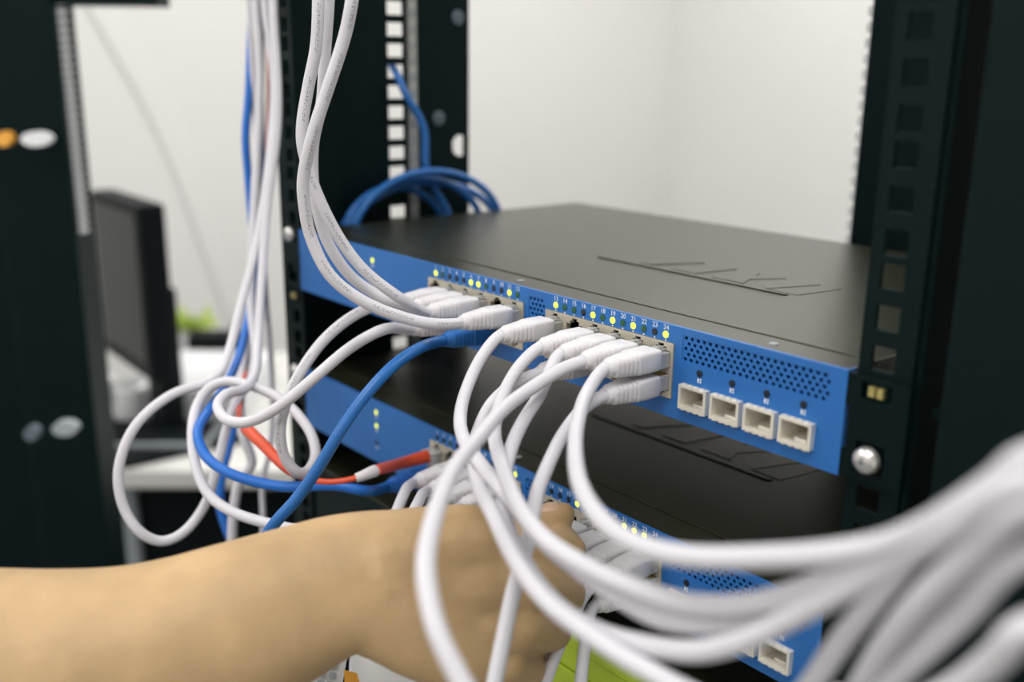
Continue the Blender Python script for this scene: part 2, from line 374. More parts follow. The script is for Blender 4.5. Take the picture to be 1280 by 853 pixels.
def make_switch(label, z, lit, green, power):
    t = thing('network_switch', label, 'network switch', (W/2, .12, z), 'blue front network switches'); O = ORG[t]
    # black chassis
    q = MB(); q.plate((.001, W-.001), (z+.0005, z+H-.0022), [], FX(.030), D-.031)
    q.box(.001, W-.001, .0018, .031, z+.0005, z+.0015); q.box(.001, .002, .0018, .031, z+.0015, z+H-.0022); q.box(W-.002, W-.001, .0018, .031, z+.0015, z+H-.0022)
    q.build('chassis', 'lid', t)
    q = MB(); q.box(.0005, W-.0005, .0208, D, z+H-.0022, z+H); lid = q.build('lid', 'lid', t, bevel=.0006)
    q = MB(); q.box(.0005, W-.0005, .0008, .0196, z+H-.0022, z+H-.0003); fs = q.build('lid_front_strip', 'lid', t, bevel=.0004)
    for sx in (.232, .398): q = MB(); q.disc((sx, .0105, z+H-.0003), .0022, 'z', .0004); q.build('lid_screw', 'grey', fs, smooth=True)
    # raised maker's mark on the lid: a long bar with slanted letter strokes
    ly0, ly1, zt, h = .0975, .1330, z+H, .0005
    def stroke(pts, nm='mark_stroke'):
        nonlocal h
        h += .00003
        b = MB(); ins = .0005; cx = sum(p[0] for p in pts)/len(pts); cy = sum(p[1] for p in pts)/len(pts)
        b.loft([[(x, y, zt-.0002) for x, y in pts], [(x+(cx-x)*.03, y+(cy-y)*.03, zt+h) for x, y in pts]]); return b.build(nm, 'lid', lid)
    h = .0006; stroke([(.205, .0945), (.3455, .0945), (.3455, .0968), (.205, .0968)], 'mark_bar'); h = .0002
    stroke([(.3290, ly0+.002), (.3475, ly0+.002), (.3530, ly1), (.3440, ly1)])
    stroke([(.3180, ly0+.012), (.3275, ly0+.002), (.3400, ly1), (.3300, ly1)])
    stroke([(.2900, ly0+.004), (.3000, ly0+.004), (.3180, ly1), (.3080, ly1)])
    stroke([(.2900, ly1), (.3000, ly1), (.3120, ly0+.004), (.3020, ly0+.004)])
    stroke([(.2600, ly0+.004), (.2780, ly0+.004), (.2840, ly1), (.2720, ly1)])
    stroke([(.2350, ly0+.004), (.2440, ly0+.004), (.2600, ly1), (.2500, ly1)])
    # blue front panel with openings
    bl = [(x, x+.0875, z+.0090, z+.0355) for x in BX]
    vents = [(.2510, .2640, z+.0105, z+.0400), (.3570, .4335, z+.0283, z+.0405)]
    sf = [(.3585+.0180*i, .3585+.0180*i+.0156, z+.0070, z+.0184) for i in range(4)]
    q = MB(); q.plate((0, W), (z, z+H), bl+vents+sf, FX(0), .0016)
    q.box(0, .0008, .0016, .006, z, z+H); q.box(W-.0008, W, .0016, .006, z, z+H)
    pn = q.build('front_panel', 'blue', t)
    for i, (a, b, c, d) in enumerate(vents):
        q = MB(); vent(q, a, b, c, d, .0031 if i == 0 else .0034, .0027 if i == 0 else .0024, .00100 if i == 0 else .00098, .0003); q.build('vent_grille', 'blue', pn)
        q = MB(); q.box(a+.0002, b-.0002, .012, .013, c+.0002, d-.0002); q.build('vent_backing', 'dark', pn)  # dark sheet standing in for the chassis interior behind the holes
    # port blocks, each port a cavity of its own
    for g in (0, 1):
        x0, x1, z0, z1 = bl[g]; cuts = []
        for c in range(1, 7):
            for row in 'TB':
                px, pz = port_xz(g, c, row); pz += z; s = 1 if row == 'T' else -1
                cuts.append((px-.0059, px+.0059, min(pz-s*.0048, pz+s*.0032), max(pz-s*.0048, pz+s*.0032)))
                cuts.append((px-.0032, px+.0032, min(pz+s*.003, pz+s*.0049), max(pz+s*.003, pz+s*.0049)))
                cuts.append((px-.0017, px+.0017, min(pz+s*.0045, pz+s*.0062), max(pz+s*.0045, pz+s*.0062)))
        q = MB(); q.plate((x0+.0002, x1-.0002), (z0+.0002, z1-.0002), cuts, FX(-.0008), .003); blk = q.build('port_block', 'cream', t)
        for c in range(1, 7):
            for row in 'TB':
                px, pz = port_xz(g, c, row)
                if 'port' not in PIECE:
                    q = MB(); a = .0071
                    q.quad((-a, .014, -.0063), (a, .014, -.0063), (a, .014, .0063), (-a, .014, .0063))
                    q.quad((-a, .0023, -.0063), (-a, .014, -.0063), (-a, .014, .0063), (-a, .0023, .0063)); q.quad((a, .0023, -.0063), (a, .0023, .0063), (a, .014, .0063), (a, .014, -.0063))
                    q.quad((-a, .0023, .0063), (-a, .014, .0063), (a, .014, .0063), (a, .0023, .0063)); q.quad((-a, .0023, -.0063), (a, .0023, -.0063), (a, .014, -.0063), (-a, .014, -.0063))
                    PIECE['port'] = q.build('port', 'dark', blk, org=Vector((0, 0, 0))); o = PIECE['port']; o.location = Vector((px, 0, pz+z))-O; ORG[o] = Vector((px, 0, pz+z))
                else: share(PIECE['port'], 'port', (px, 0, pz+z), blk)
        # indicator row and printed port numbers
        for i in range(12):
            x = (.1673, .2723)[g]+.00678*i; zl = z+.0386; n = g*12+i+1
            m = 'ledon' if n in lit else ('ledgreen' if n in green else 'ledoff')
            if 'led' not in PIECE:
                q = MB(); q.disc((0, 0, 0), .00165, 'y', .0004, 16); PIECE['led'] = q.build('port_indicator', m, pn, smooth=True, org=Vector((0, 0, 0))); PIECE['led'].location = Vector((x, 0, zl))-O
            else: share(PIECE['led'], 'port_indicator', (x, 0, zl), pn, m)
            text_piece(str(n), .0034, x, zl+.0033, -.00005, pn)
            if 'tick' not in PIECE:
                q = MB(); q.loft([[(-.0006, y, -.0004), (.0006, y, -.0004), (0, y, .0006)] for y in (0, -.00008)]); PIECE['tick'] = q.build('printed_arrow', 'ink', pn, org=Vector((0, 0, 0))); PIECE['tick'].location = Vector((x, 0, zl-.0026))-O
            else: share(PIECE['tick'], 'printed_arrow', (x, 0, zl-.0026), pn)
    def mark(x, zm):      # small illegible white print
        if 'mark' not in PIECE:
            q = MB(); q.box(-.0011, -.0003, -.00008, 0, -.0010, .0010); q.box(.0002, .0011, -.00008, 0, .0002, .0010); q.box(.0002, .0011, -.00008, 0, -.0010, -.0003)
            PIECE['mark'] = q.build('printed_mark', 'ink', pn, org=Vector((0, 0, 0))); PIECE['mark'].location = Vector((x, 0, zm))-O
        else: share(PIECE['mark'], 'printed_mark', (x, 0, zm), pn)
    # cages for the four optical modules
    for i, (a, b, c, d) in enumerate(sf):
        if 'sfp' not in PIECE:
            q = MB(); w_, h_ = (b-a), (d-c); e = .0013
            q.plate((0, w_), (0, h_), [(e, w_-e, e, h_-e)], FX(-.0030), .030); q.box(e, w_-e, .024, .025, e, h_-e)
            for k in range(4): q.box(w_*(.1+.22*k), w_*(.1+.22*k)+.0018, -.0026, -.0012, -.0006, 0); q.box(w_*(.1+.22*k), w_*(.1+.22*k)+.0018, -.0026, -.0012, h_, h_+.0006)
            q.box(w_*.32, w_*.68, .002, .012, e, e+.0009)
            PIECE['sfp'] = q.build('module_cage', 'sfp', pn, org=Vector((0, 0, 0))); PIECE['sfp'].location = Vector((a, 0, c))-O
        else: share(PIECE['sfp'], 'module_cage', (a, 0, c), pn)
        x = (a+b)/2+.0015
        share(PIECE['led'], 'port_indicator', (x, 0, z+.0248), pn, 'ledoff')
        mark(x, z+.0215)
    for i, zl in enumerate((.0358, .0262, .0140)):
        share(PIECE['led'], 'status_indicator', (.0975, 0, z+zl), pn, 'ledon' if power[i] else 'ledoff')
        mark(.0975, z+zl-.0034)
    # mounting ears and bolts
    for s, xa, xb, xh in ((1, W, W+.0262, .4525), (-1, -.0262, 0, -.0125)):
        q = MB(); q.plate((min(xa, xb)+.0002, max(xa, xb)-.0002), (z+.0006, z+H-.0006), [(xh-.0062, xh+.0062, z+.0342, z+.0410), (xh-.0062, xh+.0062, z+.0040, z+.0170), (xh-.0125*s-.002, xh-.0125*s+.002, z+.012, z+.030)], FX(.0001), .0018)
        ear = q.build('mounting_ear', 'black', t)
        zb = z+(.0103 if s > 0 else .0385)
        q = MB(); c = Vector((xh-.0005, 0, zb)); secs = []
        for yy, rr in ((.0045, .0030), (.0000, .0030), (-.0002, .0056), (-.0022, .0054), (-.0036, .0042), (-.0044, .0025), (-.0046, .0012)):
            secs.append([c+Vector((rr*cos(j*pi/12), yy, rr*sin(j*pi/12))) for j in range(24)])
        q.loft(secs); bo = q.build('mounting_bolt', 'steel', ear, smooth=True)
        q = MB(); q.box(c.x-.0022, c.x+.0022, -.0049, -.0043, zb-.0005, zb+.0005); q.box(c.x-.0005, c.x+.0005, -.0049, -.0043, zb-.0022, zb+.0022); q.build('cross_recess', 'grey', bo)
    return t
sw1 = make_switch('upper network switch with blue front panel and dusty black lid', 0, {1, 6, 7, 11, 13, 17, 19, 21, 24}, {2, 8, 12, 14, 15, 18, 20, 22}, (1, 1, 0))
sw2 = make_switch('lower network switch with blue front panel, shaded by the upper one', -DZ, {12, 16, 21, 22, 23}, {3, 5, 18, 20}, (1, 1, 0))

# third unit at the bottom, yellow green front
z3 = on(1, 800, 824, 0).z-.002
t = thing('patch_unit', 'rack unit with a yellow green front below the lower blue switch', 'patch panel', (W/2, .1, z3-.06))
q = MB(); q.box(.001, W-.001, .004, D, z3-.06, z3-.002); q.build('housing', 'black', t)
q = MB(); q.box(.0005, W-.0005, .003, D, z3-.002, z3); q.build('lid', 'lid', t, bevel=.0005)
for i in range(4):
    q = MB(); q.box(.19, W, -.001+.0012*(i % 2), .004, z3-.0005-.015*(i+1)+.0008, z3-.0005-.015*i); q.build('front_slat', 'lime', t, bevel=.0006)

# ------------------------------------------------------------------ cables
def rrect(cx, y, cz, w_, h_, r, k=4):
    pts = []
    for (sx, sz, a0) in ((1, 1, 0), (-1, 1, 90), (-1, -1, 180), (1, -1, 270)):
        for i in range(k+1):
            a = radians(a0+90*i/k); pts.append((cx+sx*(w_/2-r)+r*cos(a), y, cz+sz*(h_/2-r)+r*sin(a)))
    return pts
def add_plug(root, x, z, s, m):
    """latching plug in the port at (x, 0, z); s = +1 latch up"""
    key = ('plug', m, s)
    if key not in PIECE:
        q = MB(); zc = -s*.0008
        q.box(-.0056, .0056, -.0085, .0085, zc-.0036, zc+.0036)
        q.box(-.0029, .0029, -.0060, .0040, zc+(.0036 if s > 0 else -.0048), zc+(.0048 if s > 0 else -.0036))
        q.box(-.0016, .0016, -.0120, .0000, min(zc+s*.0046, zc+s*.0056), max(zc+s*.0046, zc+s*.0056))
        p = q.build('plug', 'clear', root, bevel=.0003, org=Vector((0, 0, 0))); p.location = Vector((x, 0, z))-ORG[root]; ORG[p] = Vector((x, 0, z)); PIECE[key] = p
        q = MB()
        for i in range(8): q.box(-.0046+i*.00116, -.0046+i*.00116+.0006, -.0040, .0080, zc-s*.0036-(.0002 if s > 0 else 0), zc-s*.0036+(0 if s > 0 else .0002))
        g = q.build('contact_pins', 'gold', p, org=Vector((x, 0, z))); g.data.transform(Matrix.Translation((x, 0, z))); PIECE[key+('g',)] = g
        q = MB(); secs = []
        prof = [(-.0062, 11.4, 8.4, 1.4), (-.0068, 12.2, 9.8, 1.6), (-.0140, 12.4, 10.2, 1.8), (-.0205, 12.3, 10.2, 2.2)]
        y = -.0212; w_, h_ = 11.9, 9.9
        for i in range(5):
            prof += [(y, w_-1.1, h_-1.1, 2.4), (y-.0006, w_-1.1, h_-1.1, 2.4), (y-.0009, w_, h_, 2.6), (y-.0021, w_-.3, h_-.25, 2.8)]
            y -= .0025; w_ -= .55; h_ -= .35
        prof += [(y, w_-.6, h_-.6, 3.2), (y-.0022, w_-1.2, h_-1.0, 3.4), (y-.0032, 7.0, 6.9, 3.3)]
        for (yy, a, b, r) in prof: secs.append(rrect(0, yy, 0, a/1000, b/1000, min(r, b/2-.05)/1000))
        q.loft(secs); b = q.build('boot', m, root, smooth=True, org=Vector((0, 0, 0))); b.location = Vector((x, 0, z))-ORG[root]; PIECE[key+('b',)] = b
    else:
        p = share(PIECE[key], 'plug', (x, 0, z), root); g = share(PIECE[key+('g',)], 'contact_pins', (x, 0, z), p)
        share(PIECE[key+('b',)], 'boot', (x, 0, z), root)
NAMES = {'white': 'white', 'cblue': 'blue', 'bluelite': 'bright blue', 'red': 'red'}
RTAIL = [0]
def cable(label, m, port, pts, tail=None, r=.0030, group=None, boot=None, head=None):
    P = []
    if port:
        sw, g, c, row = port; px, pz = port_xz(g, c, row); pz += -DZ*sw
        P = [Vector((px, -.030, pz)), Vector((px, -.038, pz)), Vector((px, -.044, pz-.0002))]
    if port:   # just outside the boot a cable cannot lie behind the boot's own end
        z0 = (P[1]-CAM).dot(Fv); P = P[:2]
        pts = [(a, b, min(c_, z0-.006*(i+1))) if i < 4 else (a, b, c_) for i, (a, b, c_) in enumerate(pts)]
    P += [at(*p) for p in pts]
    if tail == 'right':
        k = RTAIL[0]; RTAIL[0] += 1; dx, dz_ = (k % 3)*.0065, (k//3)*.0065
        P += [Vector((.640+dx, -.115+dz_, P[-1].z+.01)), Vector((.70+dx, -.05+dz_, .10-dz_)), Vector((.735+dx, -.01+dz_, .0)), Vector((.745+dx, .0+dz_, -.3)), Vector((.745+dx, .0+dz_, -.9))]
    elif tail == 'down': P += [P[-1]+Vector((0, -.005, -.12)), P[-1]+Vector((0, 0, -.35))]
    elif tail == 'up': P += [P[-1]+Vector((0, 0, .2)), P[-1]+Vector((0, 0, .45))]
    if head == 'up': P = [P[0]+Vector((0, 0, .55)), P[0]+Vector((0, 0, .25))]+P
    elif head: P = [P[0]+Vector((0, 0, -.25)), P[0]+Vector((0, 0, -.1))]+P
    base = Vector((P[0].x, 0, P[0].z-.005)) if port else P[0].copy()
    root = thing('ethernet_cable', label, 'cable', base, group)
    q = MB(); q.tube(spline(P), r, 12, uv=(m == 'whiteprint')); q.build('jacket', m, root, smooth=True)
    if port: add_plug(root, px, pz, 1 if row == 'T' else -1, boot or {'white': 'whiteboot', 'whiteprint': 'whiteboot'}.get(m, m))
    return root
G1, G2 = 'white cables in the upper switch', 'white cables in the lower switch'
NUM = 'zero one two three four five six seven eight nine ten eleven twelve thirteen fourteen fifteen sixteen seventeen eighteen nineteen twenty twenty-one twenty-two twenty-three twenty-four'.split()
def wl(n, sw, rest): return 'white cable in port %s of the %s switch, %s' % (NUM[n], sw, rest)
# -- upper switch, left group
cable(wl(11, 'upper', 'frontmost of three from above'), 'whiteprint', (0, 0, 6, 'T'), [(540, 405, .505), (500, 396, .50), (454, 377, .495), (412, 344, .49), (388, 295, .485), (381, 260, .48), (379, 225, .475), (391, 168, .466), (410, 110, .46), (431, 45, .455), (440, 0, .45), (446, -60, .45)], 'up', group=G1)
cable(wl(7, 'upper', 'crossing behind the frontmost'), 'whiteprint', (0, 0, 4, 'T'), [(500, 373, .517), (458, 341, .51), (430, 307, .505), (404, 260, .5), (385, 211, .495), (377, 169, .49), (386, 105, .485), (395, 60, .48), (398, 0, .475), (397, -100, .475)], 'up', group=G1)
cable(wl(5, 'upper', 'between two others from above'), 'white', (0, 0, 3, 'T'), [(488, 377, .532), (466, 366, .53), (437, 344, .525), (409, 302, .52), (396, 260, .515), (391, 220, .51), (392, 176, .505), (402, 130, .5), (406, 70, .495), (411, 0, .49), (414, -100, .49)], 'up', group=G1)
cable(wl(3, 'upper', 'looping below it to the left'), 'whiteprint', (0, 0, 2, 'T'), [(470, 382, .545), (440, 396, .54), (405, 425, .535), (376, 465, .53), (357, 505, .53), (350, 540, .53), (356, 572, .535), (370, 590, .54), (384, 590, .55), (394, 572, .56), (391, 548, .57), (376, 523, .58), (350, 499, .59), (315, 483, .6), (283, 477, .605), (262, 485, .605), (247, 505, .60), (240, 541, .585), (246, 588, .57), (262, 620, .56), (294, 642, .55), (348, 658, .54), (410, 675, .53), (440, 720, .53)], 'down', group=G1)
cable(wl(6, 'upper', 'looping left and rising again'), 'white', (0, 0, 3, 'B'), [(482, 411, .53), (440, 433, .525), (390, 475, .52), (347, 510, .52), (310, 528, .525), (283, 525, .535), (272, 507, .55), (283, 493, .565), (305, 487, .585), (318, 470, .61), (322, 430, .65), (327, 350, .67), (334, 260, .68), (347, 150, .68), (341, 0, .68), (338, -100, .68)], 'up', group=G1)
cable('blue ethernet cable in port ten of the upper switch, running down behind the arm', 'cblue', (0, 0, 5, 'B'), [(525, 435, .507), (490, 459, .49), (455, 497, .48), (425, 540, .475), (398, 585, .475), (370, 625, .475), (343, 655, .475), (322, 690, .48), (310, 740, .49)], 'down')
# -- upper switch, right group
cable(wl(13, 'upper', 'arching down behind its neighbours'), 'white', (0, 1, 1, 'T'), [(600, 450, .505), (582, 490, .472), (575, 528, .446), (583, 556, .42), (598, 577, .402), (618, 602, .386), (645, 635, .368), (680, 678, .342), (725, 714, .32), (772, 746, .3), (830, 775, .281), (900, 782, .266), (960, 771, .254), (1030, 745, .241), (1100, 710, .227), (1165, 680, .214), (1240, 645, .203), (1310, 612, .195)], 'right', group=G1)
cable(wl(17, 'upper', 'sweeping right into the bundle'), 'white', (0, 1, 3, 'T'), [(648, 460, .50), (633, 485, .475), (622, 515, .445), (618, 545, .42), (627, 580, .39), (646, 629, .355), (680, 673, .328), (732, 708, .305), (783, 731, .286), (860, 755, .268), (930, 757, .254), (990, 743, .241), (1060, 713, .226), (1130, 677, .211), (1205, 645, .202), (1300, 605, .187)], 'right', group=G1)
cable(wl(18, 'upper', 'running down past the hand'), 'white', (0, 1, 3, 'B'), [(640, 482, .515), (613, 507, .487), (597, 540, .455), (592, 575, .422), (601, 614, .385), (617, 645, .362), (646, 704, .33), (687, 756, .308), (732, 790, .294), (783, 824, .282), (835, 853, .272), (900, 900, .26)], 'down', group=G1)
cable(wl(19, 'upper', 'passing between two others'), 'white', (0, 1, 4, 'T'), [(687, 466, .485), (674, 495, .463), (655, 525, .435), (639, 560, .412), (629, 603, .39), (629, 640, .375), (643, 680, .36), (668, 722, .342), (700, 760, .325), (745, 788, .306), (804, 806, .285), (870, 815, .265), (925, 803, .252), (985, 775, .241), (1060, 735, .226), (1130, 695, .212), (1200, 655, .196), (1300, 597, .179)], 'right', group=G1)
cable(wl(21, 'upper', 'crossing over the hand'), 'white', (0, 1, 5, 'T'), [(700, 463, .475), (665, 485, .445), (631, 510, .412), (598, 548, .375), (569, 584, .347), (550, 625, .32), (538, 665, .301), (532, 715, .286), (545, 785, .275), (575, 850, .269), (610, 920, .265)], 'down', group=G1)
cable(wl(23, 'upper', 'topmost strand of the bundle'), 'white', (0, 1, 6, 'T'), [(735, 489, .440), (723, 525, .402), (719, 562, .368), (725, 605, .332), (745, 642, .305), (776, 670, .284), (818, 688, .268), (870, 697, .255), (960, 697, .239), (1031, 693, .227), (1102, 682, .215), (1150, 664, .206), (1191, 641, .198), (1244, 606, .189), (1300, 568, .180)], 'right', group=G1)
cable(wl(24, 'upper', 'hanging straight down over the hand'), 'white', (0, 1, 6, 'B'), [(730, 510, .455), (706, 540, .432), (688, 575, .41), (672, 615, .392), (666, 645, .383), (659, 680, .375), (643, 735, .366), (629, 800, .360), (617, 860, .356), (600, 940, .354)], 'down', group=G1)
# -- bundle cables that rise from below the frame on the right
for i, pts in enumerate([
    [(960, 940, .27), (1017, 853, .25), (1059, 791, .235), (1104, 735, .221), (1152, 680, .209), (1215, 634, .202), (1300, 582, .187)],
    [(1045, 930, .26), (1078, 853, .24), (1120, 787, .222), (1166, 735, .208), (1225, 683, .195), (1300, 625, .180)],
    [(1058, 940, .275), (1091, 853, .25), (1133, 792, .232), (1182, 738, .218), (1240, 685, .208), (1310, 640, .2)],
    [(1050, 918, .25), (1108, 858, .235), (1158, 812, .22), (1210, 763, .207), (1300, 686, .189)],
    [(1110, 928, .22), (1204, 857, .2), (1245, 824, .19), (1300, 778, .180)]]):
    cable(['white cable rising from below, steepest strand beside the lower switch', 'white cable of the close pair rising into the right bundle',
           'white cable of the close pair rising into the right bundle', 'white cable rising diagonally below the close pair of strands', 'white lowest cable of the bundle, apart from the other strands'][i],
          'white', None, pts, 'right', group='white cables rising into the bundle', head=True)
# -- lower switch
G4 = [(1, 'B', 2, [(455, 614, .55), (420, 607, .548), (360, 609, .548), (326, 604, .55), (285, 591, .555), (256, 569, .565), (247, 541, .575), (262, 512, .6), (288, 472, .65), (308, 410, .71), (318, 330, .735), (311, 230, .735), (307, 170, .73), (311, 120, .728), (315, 0, .725), (316, -90, .725)])]
cable('bright blue ethernet cable in port two of the lower switch, looping left', 'bluelite', (1, 0, 1, 'B'), G4[0][3], 'up')
for c, row, n, pts in ((3, 'T', 5, [(503, 622, .53), (490, 660, .51), (485, 710, .50)]), (4, 'T', 7, [(524, 626, .52), (510, 660, .50), (505, 710, .495)]),
                       (4, 'B', 8, [(520, 655, .52), (510, 690, .51), (508, 740, .51)]),
                       (5, 'T', 9, [(545, 640, .515), (534, 670, .497), (530, 720, .49)]), (6, 'T', 11, [(565, 648, .505), (556, 680, .49), (552, 730, .485)])):
    cable(wl(n, 'lower', 'dropping behind the hand'), 'white', (1, 0, c, row), pts, 'down', group=G2)
for c, row, n, pts in ((3, 'T', 17, [(652, 700, .495), (645, 740, .485), (640, 800, .48)]), (4, 'T', 19, [(678, 712, .485), (672, 750, .478), (668, 810, .475)]),
                       (5, 'T', 21, [(706, 726, .48), (700, 755, .472), (688, 800, .468), (672, 853, .465), (660, 920, .465)]),
                       (6, 'T', 23, [(730, 744, .468), (716, 772, .462), (697, 812, .459), (682, 853, .457), (668, 930, .457)]),
                       (6, 'B', 24, [(736, 772, .475), (732, 800, .468), (726, 853, .463), (720, 930, .463)])):
    cable(wl(n, 'lower', 'hanging down beside the fingers'), 'white', (1, 1, c, row), pts, 'down', group=G2)
# red patch lead with white collar
px, pz = port_xz(0, 1, 'T'); pz -= DZ
rd = thing('patch_lead', 'red patch lead with white collar in port one of the lower switch', 'cable', (px, 0, pz-.004))
P = [Vector((px, -.034, pz)), at(468, 589, .553), at(445, 598, .548), at(415, 603, .546), at(388, 600, .546), at(368, 592, .550), at(352, 580, .556), at(330, 557, .57), at(308, 536, .59), at(299, 522, .62), at(303, 490, .68), at(314, 430, .74), at(328, 300, .765), at(336, 150, .765), at(334, -100, .765), at(334, -600, .765)]
sp_ = spline(P); q = MB(); q.tube(sp_, .0017, 10); q.build('jacket', 'red', rd, smooth=True)
def near_i(p): return min(range(len(sp_)), key=lambda i: (sp_[i]-p).length)
q = MB(); pth = spline([Vector((px, -.008, pz)), Vector((px, -.025, pz)), at(470, 588, .553)]); n = len(pth)
q.tube(pth, [.0042-.0012*i/(n-1) for i in range(n)], 12); q.build('boot', 'red', rd, smooth=True)
i0, i1 = near_i(P[1]), near_i(P[2]); q = MB(); q.tube(sp_[i0:i1+1], [.0034-.0008*k/(i1-i0) for k in range(i1-i0+1)], 12); q.build('collar', 'whiteboot', rd, smooth=True)
i0, i1 = near_i(P[5]), near_i(P[8]); q = MB(); q.tube(sp_[i0:i1+1], [.0026+.0012*k/(i1-i0) for k in range(i1-i0+1)], 12); q.build('sleeve', 'red', rd, smooth=True)
q = MB(); q.box(px-.0056, px+.0056, -.0085, .0085, pz-.0044, pz+.0028); q.build('plug', 'clear', rd, bevel=.0003)
# hanging cables by the left post
cable('white cable hanging outside the left post, ending in a big round loop', 'white', None, [(329, -90, .70), (331, 0, .70), (343, 100, .70), (337, 200, .69), (322, 300, .68), (300, 385, .66), (286, 440, .64), (268, 474, .615), (215, 493, .6), (168, 534, .585), (148, 588, .58), (155, 636, .58), (177, 667, .58), (202, 677, .585), (228, 667, .59), (256, 632, .6), (272, 580, .615), (282, 540, .63), (296, 500, .65), (312, 478, .665), (319, 440, .68), (313, 380, .70), (318, 250, .71), (325, 100, .712), (319, 0, .71), (318, -90, .71)], 'up', head='up')
cable('white slack cable drooping behind the red patch lead', 'white', None, [(325, -90, .74), (326, 0, .74), (322, 200, .74), (312, 400, .73), (300, 500, .70), (304, 545, .69), (315, 580, .69), (300, 600, .69), (292, 640, .69), (290, 700, .69)], 'down', r=.0034, head='up')
cable('pale blue cable drooping beside the white slack cable', 'bluelite', None, [(324, -90, .755), (324, 100, .755), (328, 300, .755), (322, 400, .75), (298, 500, .74), (286, 560, .735), (278, 590, .73), (275, 630, .73), (285, 665, .73), (296, 690, .73)], 'down', r=.0034, head='up')
cable('thin white cable behind the blue one, outside the left post', 'white', None, [(330, 340, .76), (340, 470, .75), (338, 560, .74), (328, 600, .74), (329, 650, .74), (328, 720, .74)], 'down', r=.0022, head='up')
# blue coil of spare cable between the side plate and the upper switch
for i, (yc, zc, ay, az, x) in enumerate(((.118, .028, .072, .050, -.0055), (.112, .024, .064, .048, -.0125), (.122, .020, .078, .048, -.0195), (.098, .022, .050, .043, -.0262))):
    t = tag(MB(), '', '') if False else None
    q = MB(); P = [Vector((x+.0012*sin(a*3), yc+ay*cos(a), zc+az*sin(a))) for a in [2*pi*k/40 for k in range(40)]]; P.append(P[0])
    q.tube(P, .0030, 10)
    o = q.build('coiled_cable', 'cblue', None, smooth=True); tag(o, 'loop of blue cable in the hanging coil beside the upper switch lid', 'cable', 'blue coil loops')
a0 = on(0, 507, 118, -.026); a1 = on(0, 530, 160, -.022); a2 = on(0, 533, 215, -.020)
q = MB(); q.tube(spline([on(0, 488, 78, -.046), on(0, 497, 95, -.036), a0, a1, a2, Vector((-.018, .150, .03)), Vector((-.018, .13, -.06)), Vector((-.018, .12, -.3))]), .0030, 10)
tag(q.build('blue_cable', 'cblue', None, smooth=True), 'blue cable threaded through the punched side plate down to the coil', 'cable')

# ------------------------------------------------------------------ arm and hand
def limb(q, secs, k=56):
    """secs: (px, py, depth, half height in px, thickness ratio)"""
    n = 6; S = [Vector(x) for x in secs]; Q = [S[0]*2-S[1]]+S+[S[-1]*2-S[-2]]; secs = []   # resample smoothly along the limb
    for i in range(1, len(Q)-2):
        for m in range(n):
            u = m/n; p0, p1, p2, p3 = Q[i-1:i+3]
            secs.append(tuple((p1*2+(p2-p0)*u+(p0*2-p1*5+p2*4-p3)*u*u+(p1*3-p0-p2*3+p3)*u**3)*.5))
    secs.append(tuple(S[-1]))
    C = [at(a, b, c) for a, b, c, *_ in secs]; rings = []
    for i, s in enumerate(secs):
        t = (C[min(i+1, len(C)-1)]-C[max(i-1, 0)]).normalized(); v = (C[i]-CAM).normalized()
        a = t.cross(v).normalized(); b = a.cross(t).normalized(); r1 = s[3]*s[2]/FPX; r2 = r1*s[4]
        rings.append([C[i]+a*r1*cos(2*pi*j/k)+b*r2*sin(2*pi*j/k) for j in range(k)])
    q.loft(rings)
def capsule(q, pts, k=14):
    """pts: (px, py, depth, radius in m): tapered chain with ball joints"""
    C = [at(*p[:3]) for p in pts]; R = [p[3] for p in pts]
    for i in range(len(C)):
        rings = []
        for j in range(1, 8):
            th = pi*j/8; rings.append([C[i]+Vector((R[i]*sin(th)*cos(2*pi*m/k), R[i]*sin(th)*sin(2*pi*m/k), R[i]*cos(th))) for m in range(k)])
        q.loft(rings)
    for i in range(len(C)-1):
        t = (C[i+1]-C[i]).normalized(); a = t.orthogonal().normalized(); b = t.cross(a)
        q.loft([[C[n]+(a*cos(2*pi*m/k)+b*sin(2*pi*m/k))*R[n]*.99 for m in range(k)] for n in (i, i+1)])
q = MB()
limb(q, [(-620, 960, .40, 150, .95), (-420, 915, .385, 158, .95), (-200, 872, .378, 158, .92), (-50, 860, .378, 147, .9), (60, 853, .38, 139, .9), (150, 838, .383, 129, .88), (230, 812, .388, 117, .86), (300, 783, .393, 107, .82), (360, 757, .398, 97, .78), (415, 734, .402, 88, .74), (455, 727, .405, 87, .70), (490, 731, .408, 96, .60), (530, 738, .412, 107, .50), (575, 745, .418, 114, .42), (620, 750, .424, 108, .36), (645, 752, .428, 98, .30)])
MCP = [(642, 688, .425, .0115), (654, 733, .419, .0120), (648, 783, .418, .0112), (630, 828, .420, .0100)]
capsule(q, [(470, 715, .408, .022), (560, 690, .418, .016), MCP[0], (708, 692, .450, .0095), (703, 678, .482, .0085), (697, 672, .496, .0072)])
capsule(q, [(475, 730, .408, .022), (565, 735, .415, .016), MCP[1], (706, 742, .450, .0098), (692, 728, .483, .0086), (676, 716, .492, .0076)])
capsule(q, [(475, 750, .410, .020), (560, 775, .415, .015), MCP[2], (690, 790, .448, .0092), (672, 772, .478, .0082), (655, 758, .485, .0072)])
capsule(q, [(475, 770, .412, .018), (550, 815, .418, .014), MCP[3], (664, 838, .444, .0082), (648, 818, .468, .0072), (632, 804, .474, .0064)])
capsule(q, [(500, 720, .425, .020), (560, 700, .447, .0165), (612, 690, .468, .0120), (660, 672, .486, .0092), (688, 655, .490, .0085), (703, 644, .492, .0066)])
hand = q.build('person', 'skin', None, org=at(-620, 960, .40)); me = hand.data
